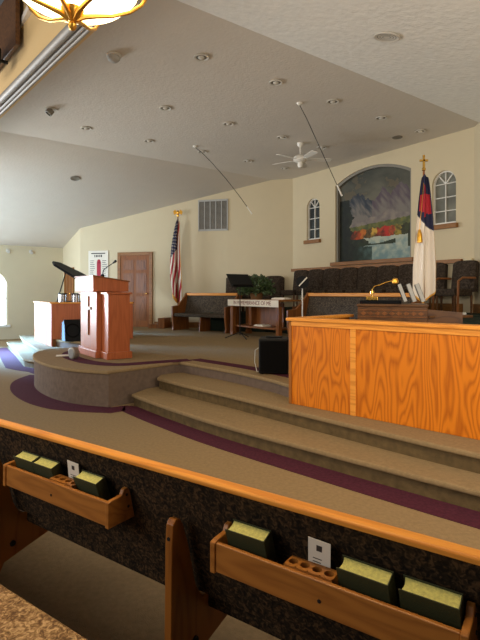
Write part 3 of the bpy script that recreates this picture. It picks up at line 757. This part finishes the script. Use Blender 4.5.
textmesh('lettering', 'IN REMEMBRANCE OF ME', .125, M['maroon'], rn, (0, -.050, .785), (PI/2, 0, 0))
def LP(root, x, y, z):
    return root.matrix_basis @ Vector((x, y, z)) if False else Matrix.Translation(root.location) @ Matrix.Rotation(root.rotation_euler.z, 4, 'Z') @ Vector((x, y, z))
# plant
pp = LP(t, -.22, .28, .87)
pt = thing('potted_plant', 'bushy dark green leafy plant on the communion table', 'plant', pp)
MB().lathe([(.001, 0), (.13, 0), (.17, .14), (.18, .15), (.15, .15), (.001, .13)], 20).build('pot', M['pot'], pt, smooth=True)
lf = MB()
for k in range(900):
    th = random.uniform(0, 2*PI); ph = math.acos(random.uniform(-.25, 1)); R = random.uniform(.55, 1)
    c = Vector((.44*R*math.sin(ph)*math.cos(th), .40*R*math.sin(ph)*math.sin(th), .20+.36*R*math.cos(ph)))
    if c.z < .02: c.z = .02+random.random()*.08
    dr = (c-Vector((0, 0, .1))).normalized()*.6+Vector((random.uniform(-1, 1), random.uniform(-1, 1), random.uniform(-.6, .8)))
    dr.normalize(); sd = dr.cross(Vector((random.uniform(-1, 1), random.uniform(-1, 1), random.uniform(-1, 1)))).normalized(); nn = dr.cross(sd)
    l = random.uniform(.06, .11); ww = l*.3
    lf.add([c, c+dr*l*.35+sd*ww, c+dr*l*.7+sd*ww*.8, c+dr*l, c+dr*l*.7-sd*ww*.8, c+dr*l*.35-sd*ww, c+dr*l*.5+nn*-.012], [(0, 1, 6), (1, 2, 6), (2, 3, 6), (3, 4, 6), (4, 5, 6), (5, 0, 6)])
lf.build('foliage', M['leaf'], pt, recalc=False)
sm = MB()
for k in range(10):
    a = 2*PI*k/10
    sm.tube([(0, 0, .1), (.15*math.cos(a), .15*math.sin(a), .3), (.3*math.cos(a), .3*math.sin(a), .38)], .005, 5)
sm.build('stem', M['leaf'], pt)
def openbook(name, loc, rz, label, s=1.0):
    b = thing(name, label, 'book', loc, rz)
    MB().box(-.15*s, .15*s, -.11*s, .11*s, 0, .006).build('cover', M['brown'], b)
    g = MB()
    for sx in (-1, 1):
        g.prism([(0, .006), (sx*.14*s, .006), (sx*.14*s, .03), (sx*.07*s, .05), (0, .03)], -.1*s, .1*s, lambda x, y, z: Vector((x, z, y)))
    g.build('pages', M['paper'], b)
openbook('open_bible', LP(t, .72, .25, .87), RZ+.2, 'open white paged bible at the right end of the communion table', 1.3)
openbook('open_book', LP(t, .1, .2, .24), RZ, 'open white book lying on the communion table lower shelf', 1.2)

# ============================================================= MUSIC STANDS
def music_stand(loc, rz, h, label, tip):
    t = thing('music_stand', label, 'music stand', loc, rz)
    MB().tube([(0, 0, .08), (0, 0, h-.1)], [.013, .010], 8).build('pole', M['blackm'], t, smooth=True)
    for k in range(3):
        a = 2*PI*k/3+.4
        MB().tube([(0, 0, .14), (.14*math.cos(a), .14*math.sin(a), .09), (.34*math.cos(a), .34*math.sin(a), .012)], .011, 6).build('leg', M['blackm'], t)
    mt = Matrix.Translation((0, 0, h)) @ Matrix.Rotation(math.radians(tip), 4, 'X')
    MB().box(-.29, .29, -.004, .004, -.19, .19, mt).build('desk', M['blackm'], t, bevel=.002)
    MB().box(-.27, .27, -.06, -.004, -.17, -.16, mt).build('ledge', M['blackm'], t)
    MB().tube([(0, .05, h-.08), (0, 0, h-.13)], .014, 8).build('tilt_head', M['blackm'], t)
    return t
music_stand((.0, 10.75, .48), .55, 1.30, 'black tripod music stand in front of the communion table', -40)
t = thing('microphone_stand', 'pale slim stand with black round shield behind the orange partition', 'microphone stand', (1.17, 9.0, .48), 0)
MB().lathe([(.001, 0), (.13, 0), (.12, .02), (.001, .03)], 20).build('base', M['blackm'], t, smooth=True)
MB().tube([(0, 0, .02), (0, 0, 1.12)], .012, 8).build('pole', M['white'], t, smooth=True)
MB().lathe([(.001, 0), (.12, 0), (.12, .015), (.001, .015)], 20, mat=Matrix.Translation((0, 0, 1.22)) @ Matrix.Rotation(math.radians(75), 4, 'X')).build('shield', M['black'], t)
MB().tube([(-.07, -.05, 1.15), (.08, -.06, 1.31)], .012, 8).build('microphone_body', M['paper'], t, smooth=True)

# ============================================================= CHOIR PEWS
def choir_pew(loc, rz, L_, label, n_sup):
    t = thing('choir_pew', label, 'pew', loc, rz, None)
    f = lambda x, y, z: Vector((z, x, y))
    MB().box(.04, L_-.04, .02, .52, .38, .47).build('seat_cushion', M['fabgrey'], t, bevel=.02)
    MB().prism([(.48, .47), (.56, .47), (.68, .95), (.60, .95)], .04, L_-.04, f).build('backrest', M['fabgrey'], t, bevel=.01)
    MB().prism([(.56, .95), (.72, .95), (.73, 1.02), (.56, 1.02)], 0, L_, f).build('top_rail', M['oakx'], t, bevel=.01)
    prof = [(0, 0), (.02, .1), (-.02, .40), (-.02, .66), (.22, .68), (.50, .93), (.56, 1.03), (.74, 1.03), (.66, .5), (.66, 0)]
    for x in (0, L_-.05):
        MB().prism(prof, x, x+.05, f).build('end_panel', M['brown'], t, bevel=.006)
    for k in range(n_sup):
        x = L_*(k+1)/(n_sup+1)
        MB().prism([(.06, 0), (.10, .38), (.5, .38), (.56, 0)], x-.02, x+.02, f).build('support', M['brown'], t, bevel=.005)
    return t
choir_pew((-1.87, 13.15, .48), -.61, 1.85, 'choir pew with grey tweed back left of the communion table', 1)
choir_pew(P(6.75, -7.60, .48), RZ, 2.75, 'choir pew with oak top rail right of the communion table, below the dark chairs', 1)

# ============================================================= CHOIR CHAIRS
def chair():
    t = thing('choir_chair', '', 'chair')
    # local: x across, y back, seat faces -y
    MB().box(-.24, .24, -.04, .42, .32, .46).build('seat', M['fabchair'], t, bevel=.03)
    bk = MB()
    def fn(a, b):
        x = -.275+.55*a
        rnd = .06*abs(2*a-1)**5
        z = .40+(.60-rnd)*b
        puff = .07*math.sin(PI*a)**.5*math.sin(PI*min(1, b*.98+.01))**.5
        return (x, .42-puff-.02+.06*b, z)
    def fb(a, b):
        x, y, z = fn(a, b); return (x, .50+.05*b, z)
    n = 12; bk.grid(n, n, fn); bk.grid(n, n, fb)
    o1 = 0; o2 = (n+1)**2; idx = [i for i in range(n+1)]+[(j+1)*(n+1)-1 for j in range(1, n+1)]+[(n+1)*n+i for i in range(n-1, -1, -1)]+[j*(n+1) for j in range(n-1, 0, -1)]
    for i in range(len(idx)):
        a_, b_ = idx[i], idx[(i+1) % len(idx)]; bk.f.append([o1+a_, o1+b_, o2+b_, o2+a_]); bk.m.append(0); bk.c.append(None)
    bk.build('backrest', M['fabchair'], t, smooth=True)
    for x in (-.22, .22):
        for y in (0, .40): MB().tube([(x, y, 0), (x, y, .34)], [.018, .024], 8).build('leg', M['darkwood'], t)
    return t
ch = chair(); first = True
names = ['leftmost', 'second from the left', 'third from the left', 'fourth from the left', 'fifth from the left', 'sixth from the left', 'seventh from the left', 'eighth from the left', 'rightmost']
for i in range(8):
    lab = 'charcoal padded choir chair, %s in the row under the painting wall ledge' % names[i]
    loc = P(8.52, -9.55+i*.56, 1.12)
    if first: ch.location = loc; ch.rotation_euler = (0, 0, RZ); ch['label'] = lab; ch['group'] = 'choir chairs under the ledge'; first = False
    else: dup(ch, loc, RZ, lab)
t = dup(ch, P(8.42, -5.02, 1.12), RZ-.25, 'charcoal padded armchair with wooden arms at the right end of the choir row'); t['group'] = 'choir chairs under the ledge'
arms = thing('x', '', 'x') ; bpy.data.objects.remove(arms)
for s in (-1, 1):
    MB().tube([(s*.29, .42, .66), (s*.30, .1, .66), (s*.30, .0, .60), (s*.30, -.02, .0)], .022, 8).build('arm', M['brown'], t, smooth=True)
angd = math.atan2(dd.y, dd.x)
struct(MB().prism([tuple(D(LD-2.1, 0, 0)[:2]), tuple(D(LD-.02, 0, 0)[:2]), tuple(P(8.0, -9.62)[:2]), tuple(D(LD-2.1, 1.0, 0)[:2])], .48, .98).build('stage_riser_left', M['dkcarpet']))
for i in range(3):
    dup(ch, D(LD-1.62+.56*i, .62, .98), angd, 'charcoal padded choir chair behind the plant, %s of three along the diagonal wall' % ['leftmost', 'middle', 'rightmost'][i], 'choir chairs along the diagonal wall')

# ============================================================= ORGAN
t = thing('organ_console', 'dark carved walnut organ console behind the oak partition', 'organ', (1.40, 5.72, .48), -.30)
MB().box(0, .78, .0, .55, 0, .86).build('case', M['darkwood'], t, bevel=.008)
MB().box(-.01, .79, -.015, .57, .86, .89).build('case_top', M['darkwood'], t, bevel=.006)
g = MB()
for k in range(9):
    cx = .07+k*.08
    g.prism([(cx-.035, .78), (cx, .755), (cx+.035, .78), (cx, .805)], -.012, 0, lambda x, y, z: Vector((x, z, y)))
g.box(0, .78, -.01, 0, .815, .825).box(0, .78, -.01, 0, .735, .745)
g.build('carved_band', M['brown'], t)
MB().box(.02, .5, .12, .5, .89, .93).build('music_shelf', M['blackg'], t, bevel=.004)
MB().prism([(.78, .62), (1.15, .50), (1.15, .80), (.78, .83)][::1], .02, .05, lambda x, y, z: Vector((x, z, y))).build('side_board', M['darkwood'], t)
MB().prism([(.8, -.02), (1.3, .3), (1.15, .55), (.8, .5)], .73, .76).build('side_shelf', M['darkwood'], t, bevel=.004)
for i, (x, y, z, rzz) in enumerate(((.86, .05, .763, .5), (1.05, .25, .763, .6))):
    q = LP(t, x, y, z)
    o = tag(MB().box(0, .2, 0, .07, 0, .025).build('loose_paper', M['lgrey'], bevel=.004), ['grey folded paper on the organ side shelf, nearer the grey books', 'grey folded paper on the organ side shelf, nearer the frame edge'][i], 'paper'); o.location = q; o.rotation_euler = (0, 0, rzz-.5)
for i, (x, lab) in enumerate(((.53, 'dark leaning music folder beside the grey books'), (.63, 'left grey music book leaning on the organ'), (.725, 'right grey music book leaning on the organ'))):
    q = LP(t, x, .05, .892)
    b = thing('music_book', lab, 'book', q, -.30, None)
    mt = Matrix.Rotation(math.radians(-20), 4, 'Y')
    MB().box(0, .05, .0, .16, .02, .24, mt).build('cover', M['black'] if i == 0 else M['grey'], b, bevel=.002)
    MB().box(.006, .044, -.003, .0, .022, .238, mt).build('pages', M['lgrey'], b)
lp = LP(t, .16, .25, .93)
l = thing('desk_lamp', 'brass curved arm lamp on the organ left of the white flag', 'lamp', lp, -.30)
MB().box(-.07, .07, -.05, .05, 0, .045).build('base', M['brass'], l, bevel=.008)
MB().tube([(0, 0, .04), (.0, 0, .13), (.03, 0, .17), (.10, 0, .19), (.17, 0, .22), (.25, 0, .235)], .009, 8).build('arm', M['brass'], l, smooth=True)
MB().lathe([(.001, -.05), (.035, -.03), (.04, 0), (.028, .03), (.001, .04)], 16, (.27, 0, .235)).build('lamp_head', M['gold'], l, smooth=True)
MB().lathe([(.001, -.02), (.03, -.015), (.03, .015), (.001, .02)], 12, (.0, 0, .10)).build('joint_knob', M['brass'], l, smooth=True)

# ============================================================= FLAGS
def cloth(t, H, wtop, wbot, nf, amp, colf, z1, shx=0.0, name='flag_cloth', ph=0, bottom=None, taper=0, sway=0):
    def fn(a, b):
        wv = wtop+(wbot-wtop)*min(1, b*1.3)**.7
        wv *= 1-taper*max(0, b-.6)/.4; x = (a-.5)*wv+shx*b+sway*math.sin(PI*min(1, b*1.1))
        y = amp*(.35+.65*b)*math.sin(nf*2*PI*a+ph+b*1.1)+.3*amp*math.sin(nf*4.3*PI*a+2*b)
        dz = bottom(a) if bottom else 0
        return (x, y-.03, z1-(H+dz)*b-.10*abs(a-.5)*(1-b))
    return MB().grid(96, 120, fn, colf).build(name, M['flagm'], t, smooth=True, recalc=False, solid=.002)
W_ = s2l((224, 212, 196)); R_ = s2l((168, 30, 44)); B_ = s2l((28, 30, 62)); GO = s2l((214, 156, 60))
# christian flag
t = thing('christian_flag', 'white flag with red cross on blue and brass cross finial, right of the painting', 'flag', (2.47, 6.45, .48), 0)
t.scale = (1.1, 1.1, 1.08)
MB().lathe([(.001, 0), (.14, 0), (.14, .03), (.05, .06), (.03, .12), (.001, .12)], 20).build('base', M['brass'], t, smooth=True)
MB().tube([(0, 0, .1), (0, 0, 2.48)], .013, 10).build('pole', M['brown'], t, smooth=True)
MB().box(-.012, .012, -.01, .01, 2.50, 2.66).box(-.05, .05, -.01, .01, 2.58, 2.605).lathe([(.001, 2.46), (.022, 2.47), (.022, 2.50), (.001, 2.51)], 12).build('cross_finial', M['brass'], t, bevel=.002)
def cf1(a, b):
    edge = .36+.16*(a-.3)
    if b < edge:
        if (.15 < b < .275+.05*a and .12 < a < .92) or (.42 < a < .60 and .08 < b < .33): return R_
        return B_
    if a > .965 or b > .985: return GO
    return W_
cloth(t, 1.62, .07, .27, 1.8, .03, cf1, 2.42, .0, bottom=lambda a: -.28*abs(a-.42))
MB().tube([(-.09, -.10, 1.72), (-.09, -.105, 1.66), (-.09, -.11, 1.56)], [.012, .03, .034], 8).tube([(.0, -.02, 2.40), (-.06, -.09, 2.0), (-.09, -.10, 1.72)], .003, 6).build('gold_tassel', M['gold'], t, smooth=True)
# american flag
t = thing('american_flag', 'draped american flag on a pole with gold eagle finial by the cream wall', 'flag', (-1.80, 13.92, .48), 0)
t.scale = (1.12, 1.12, 1.12)
MB().lathe([(.001, 0), (.18, 0), (.17, .04), (.05, .08), (.03, .15), (.001, .15)], 20).build('base', M['brass'], t, smooth=True)
MB().tube([(0, .0, .12), (0, 0, 2.90)], .017, 10).build('pole', M['brown'], t, smooth=True)
e_ = MB().lathe([(.001, 2.88), (.03, 2.89), (.035, 2.92), (.015, 2.95), (.03, 2.97), (.035, 3.0), (.02, 3.04), (.001, 3.06)], 12)
for s in (-1, 1): e_.prism([(s*.01, 2.95), (s*.06, 2.96), (s*.10, 2.93), (s*.12, 3.02), (s*.07, 3.07), (s*.03, 3.02)], -.012, .012, lambda x, y, z: Vector((x, z, y)))
e_.build('eagle_finial', M['gold'], t)
def cf2(a, b):
    if b > .95 or a > .95: return GO if (b > .95 or a > .97) else s2l((110, 60, 30))
    if b < .45-.25*(a-.2) and a < .72:
        ia, ib = (a*9+.5*(int(b*26) % 2)) % 1, (b*26) % 1
        return W_ if (.3 < ia < .65 and .3 < ib < .7) else B_
    k = int(a*7+b*5.5+.5*math.sin(b*9))
    return R_ if k % 2 == 0 else W_
cloth(t, 2.18, .08, .36, 1.6, .06, cf2, 2.82, -.02, ph=1.0, bottom=lambda a: .35*(a-.5), taper=.3, sway=-.05)

# wood end pieces stepping near american flag, small carpeted dais step
t = thing('wooden_steps_side', 'low stepped wooden side board by the door and flag', 'step board', D(tdoor+.68, .06, .48), math.atan2(dd.y, dd.x))
MB().box(0, .30, -.5, 0, 0, .12).build('lower_board', M['brown'], t, bevel=.005)
MB().box(.30, .50, -.5, 0, 0, .30).build('upper_board', M['brown'], t, bevel=.005)

# ============================================================= PEWS (near)
PR = math.atan2(-.566, .824)
def S(s, d, z=0): return Vector((s*.824+d*.566, -s*.566+d*.824, z))
L0 = -3.35; L1 = 1.25
t = thing('church_pew', 'oak topped pew with dark mottled upholstered back holding two hymnal racks', 'pew', S(0, 1.2), PR)
f = lambda y, z, x: Vector((x, y, z))      # prism in (y,z) extruded along x
Y0 = -0.0
fabp = [(-.002, .887), (.012, .84), (.085, .55), (.11, .455), (.13, .44), (.16, .455), (.145, .55), (.05, .84), (.036, .887)]
MB().prism(fabp, L0+.03, L1-.03, f).build('upholstered_back', M['fab'], t, smooth=False)
MB().prism([(-.008, .886), (-.008, .899), (-.002, .904), (.034, .904), (.042, .899), (.042, .886)], L0, L1, f).build('top_cap', M['oakx'], t, bevel=.004)
MB().prism([(.14, .38), (.62, .36), (.64, .43), (.60, .46), (.15, .45)], L0+.03, L1-.03, f).build('seat', M['fab'], t, bevel=.02)
prof = [(-.055, 0), (-.045, .68), (-.040, .745), (-.027, .76), (-.005, .755), (.01, .73), (.035, .66), (.075, .50), (.11, .44), (.48, .39), (.47, .35), (.31, .30), (.14, .262), (.03, .235), (-.0, .18), (-.0, 0)]
for x in (-2.215, -1.09, .04):
    sp = MB().prism(prof, x, x+.03, f).build('support', M['oakpew'], t, bevel=.003)
    for (y, z) in ((.07, .31), (.27, .345)):
        MB().lathe([(.001, 0), (.014, 0), (.014, .006), (.001, .006)], 14, mat=Matrix.Translation((x+.03, y, z)) @ Matrix.Rotation(PI/2, 4, 'Y')).build('bolt', M['hole'], sp)
    MB().lathe([(.001, 0), (.006, 0), (.006, .003), (.001, .003)], 10, mat=Matrix.Translation((x+.015, -.044, .70)) @ Matrix.Rotation(PI/2, 4, 'X')).build('screw', M['hole'], sp)
for x in (L0-.03, L1):
    MB().prism([(-.06, 0), (-.05, .8), (.0, .93), (.1, .93), (.2, .7), (.62, .62), (.66, 0)], x, x+.03, f).build('end_panel', M['oakpew'], t, bevel=.006)

def rack(s0, s1, label):
    L_ = s1-s0
    r = thing('hymnal_rack', label, 'book rack', S(s0, 1.2, .678), PR)
    # local y: 0 = pew face line at d=1.2 ; fabric surface at this height y about .04-.06
    yf = -.075
    MB().box(.0, L_, yf, yf+.014, .0, .086).build('front_board', M['oakrack'], r, bevel=.003)
    MB().box(.0, L_, yf+.016, .055, .0, .012).build('bottom_board', M['oakrack'], r)
    ep = [(yf-.005, -.004), (.044, -.004), (.036, .03), (.026, .075), (.018, .105), (.008, .115), (-.008, .112), (-.018, .094), (yf+.012, .091), (yf-.005, .087)]
    for x in (-.018, L_):
        e2 = MB().prism(ep, x, x+.018, f).build('end_bracket', M['oakrack'], r, bevel=.003)
        MB().lathe([(.001, 0), (.005, 0), (.005, .002), (.001, .002)], 10, mat=Matrix.Translation((x+(.018 if x > 0 else -.002),   .012, .045)) @ Matrix.Rotation(PI/2, 4, 'Y')).build('screw', M['hole'], e2)
        MB().lathe([(.001, 0), (.005, 0), (.005, .002), (.001, .002)], 10, mat=Matrix.Translation((x+(.018 if x > 0 else -.002), .004, .09)) @ Matrix.Rotation(PI/2, 4, 'Y')).build('screw', M['hole'], e2)
    MB().lathe([(.001, 0), (.005, 0), (.005, .002), (.001, .002)], 10, mat=Matrix.Translation((L_*.5, yf, .035)) @ Matrix.Rotation(PI/2, 4, 'X')).build('screw', M['hole'], r)
    return r
def cupblock(s, label):
    c = thing('communion_cup_holder', label, 'cup holder', S(s, 1.2, .690), PR)
    n = 4; wd = .14; top = .077
    bm = MB()
    # slab with real round holes: polar fans between circle and cell rectangle
    y0, y1 = -.059, -.010; cw = wd/n
    for k in range(n):
        cx = k*cw+cw/2; cy = (y0+y1)/2; R = .0135; N_ = 24
        rim = []; outr = []
        for j in range(N_):
            a = 2*PI*j/N_; dx, dy = math.cos(a), math.sin(a)
            sc = min((cw/2)/abs(dx) if abs(dx) > 1e-6 else 9, ((y1-y0)/2)/abs(dy) if abs(dy) > 1e-6 else 9)
            rim.append(Vector((cx+R*dx, cy+R*dy, top))); outr.append(Vector((cx+sc*dx, cy+sc*dy, top)))
        low = [q-Vector((0, 0, .03)) for q in rim]
        vs = rim+outr+low
        fs = [(j, N_+j, N_+(j+1) % N_, (j+1) % N_) for j in range(N_)]+[(2*N_+j, j, (j+1) % N_, 2*N_+(j+1) % N_) for j in range(N_)]
        bm.add(vs, fs); bm.add(low, [tuple(range(N_))], 1)
    bm.add([(0, y0, top), (wd, y0, top), (wd, y0, top-.014), (0, y0, top-.014), (0, y1, top), (wd, y1, top), (wd, y1, top-.014), (0, y1, top-.014)], [(0, 3, 2, 1), (4, 5, 6, 7), (0, 4, 7, 3), (1, 2, 6, 5)])
    bm.build('holder_block', [M['oakrack'], M['hole']], c, recalc=False)
    for xx in (0, wd-.008): MB().box(xx, xx+.008, y0, y1, .001, top-.014).build('support_foot', M['oakrack'], c)
    return c
def hymnal():
    h = thing('hymnal', '', 'book')
    W2 = .135; T = .046; H = .114
    mt = Matrix.Rotation(math.radians(19), 4, 'X')
    # lean: top towards viewer
    MB().box(0, W2, 0, .003, 0, H, mt).box(0, W2, T-.003, T, 0, H, mt).box(W2-.003, W2, .003, T-.003, 0, H, mt).build('cover', M['olive'], h, bevel=.0012)
    pgm = MB(); n = 6
    poly = [(W2-.003, .003), (.005, .003)]+[(.005+.004*math.sin(PI*k/n), .003+(T-.006)*k/n) for k in range(1, n)]+[(.005, T-.003), (W2-.003, T-.003)]
    pgm.prism(poly, .003, H-.005, lambda x, y, z: mt @ Vector((x, y, z))); pgm.build('pages', M['pages'], h)
    return h
rack(-1.985, -1.345, 'left oak hymnal rack on the pew back, holding three hymnals')
rack(-.86, -.195, 'right oak hymnal rack on the pew back, holding three hymnals')
hy = hymnal()
hl = [(-1.975, 'hymnal at the far left frame edge in the left rack', .0),
      (-1.838, 'hymnal second from the left in the left rack', .03),
      (-1.565, 'hymnal in the left rack right of the small white card', .0),
      (-.845, 'hymnal alone at the left end of the right rack', .02),
      (-.492, 'hymnal in the right rack just right of the white card', .0),
      (-.335, 'hymnal at the right end of the right rack', .0)]
for i, (s, lab, dz) in enumerate(hl):
    loc = S(s, 1.2-.014, .6915)
    lab = 'dark olive '+lab+', yellow page edges'
    if i == 0: hy.location = loc; hy.rotation_euler = (0, 0, PR); hy['label'] = lab; hy['group'] = 'hymnals in the pew racks'
    else: dup(hy, loc, PR+random.uniform(-.02, .02), lab)
cupblock(-1.70, 'wooden communion cup holder with round holes in the left rack')
cupblock(-.64, 'wooden communion cup holder with round holes in the right rack')
for i, (s, lab) in enumerate(((-1.655, 'white printed card standing in the left hymnal rack'), (-.598, 'white printed card standing in the right hymnal rack'))):
    c = thing('visitor_card', lab, 'card', S(s, 1.2+.004, .6915), PR+.05)
    mt = Matrix.Rotation(math.radians(9), 4, 'X') @ Matrix.Rotation(math.radians(4), 4, 'Y')
    MB().box(0, .064, 0, .0015, .004, .148, mt).build('card_sheet', M['paper'], c)
    g = MB(); g.box(.024, .040, -.0005, 0, .115, .132, mt)
    for k in range(5): g.box(.014, .014+random.uniform(.02, .04), -.0004, 0, .05+k*.010, .0525+k*.010, mt)
    g.build('card_print', M['ink'], c)
# our own pew, lower left
t = thing('church_pew', 'tan mottled upholstered pew seat in the bottom left corner', 'pew', S(0, .42), PR)
MB().prism([(.0, .40), (.48, .40), (.515, .42), (.52, .445), (.50, .47), (.02, .46)], -3.4, 1.4, f).build('seat_cushion', M['fabseat'], t, bevel=.01)
MB().prism([(.02, .36), (.46, .36), (.46, .40), (.02, .40)], -3.4, 1.4, f).build('seat_board', M['oakpew'], t)
for x in (-2.2, -1.1, 0.0, 1.1): MB().prism([(.02, 0), (.05, .36), (.42, .36), (.36, 0)], x, x+.03, f).build('support', M['oakpew'], t)
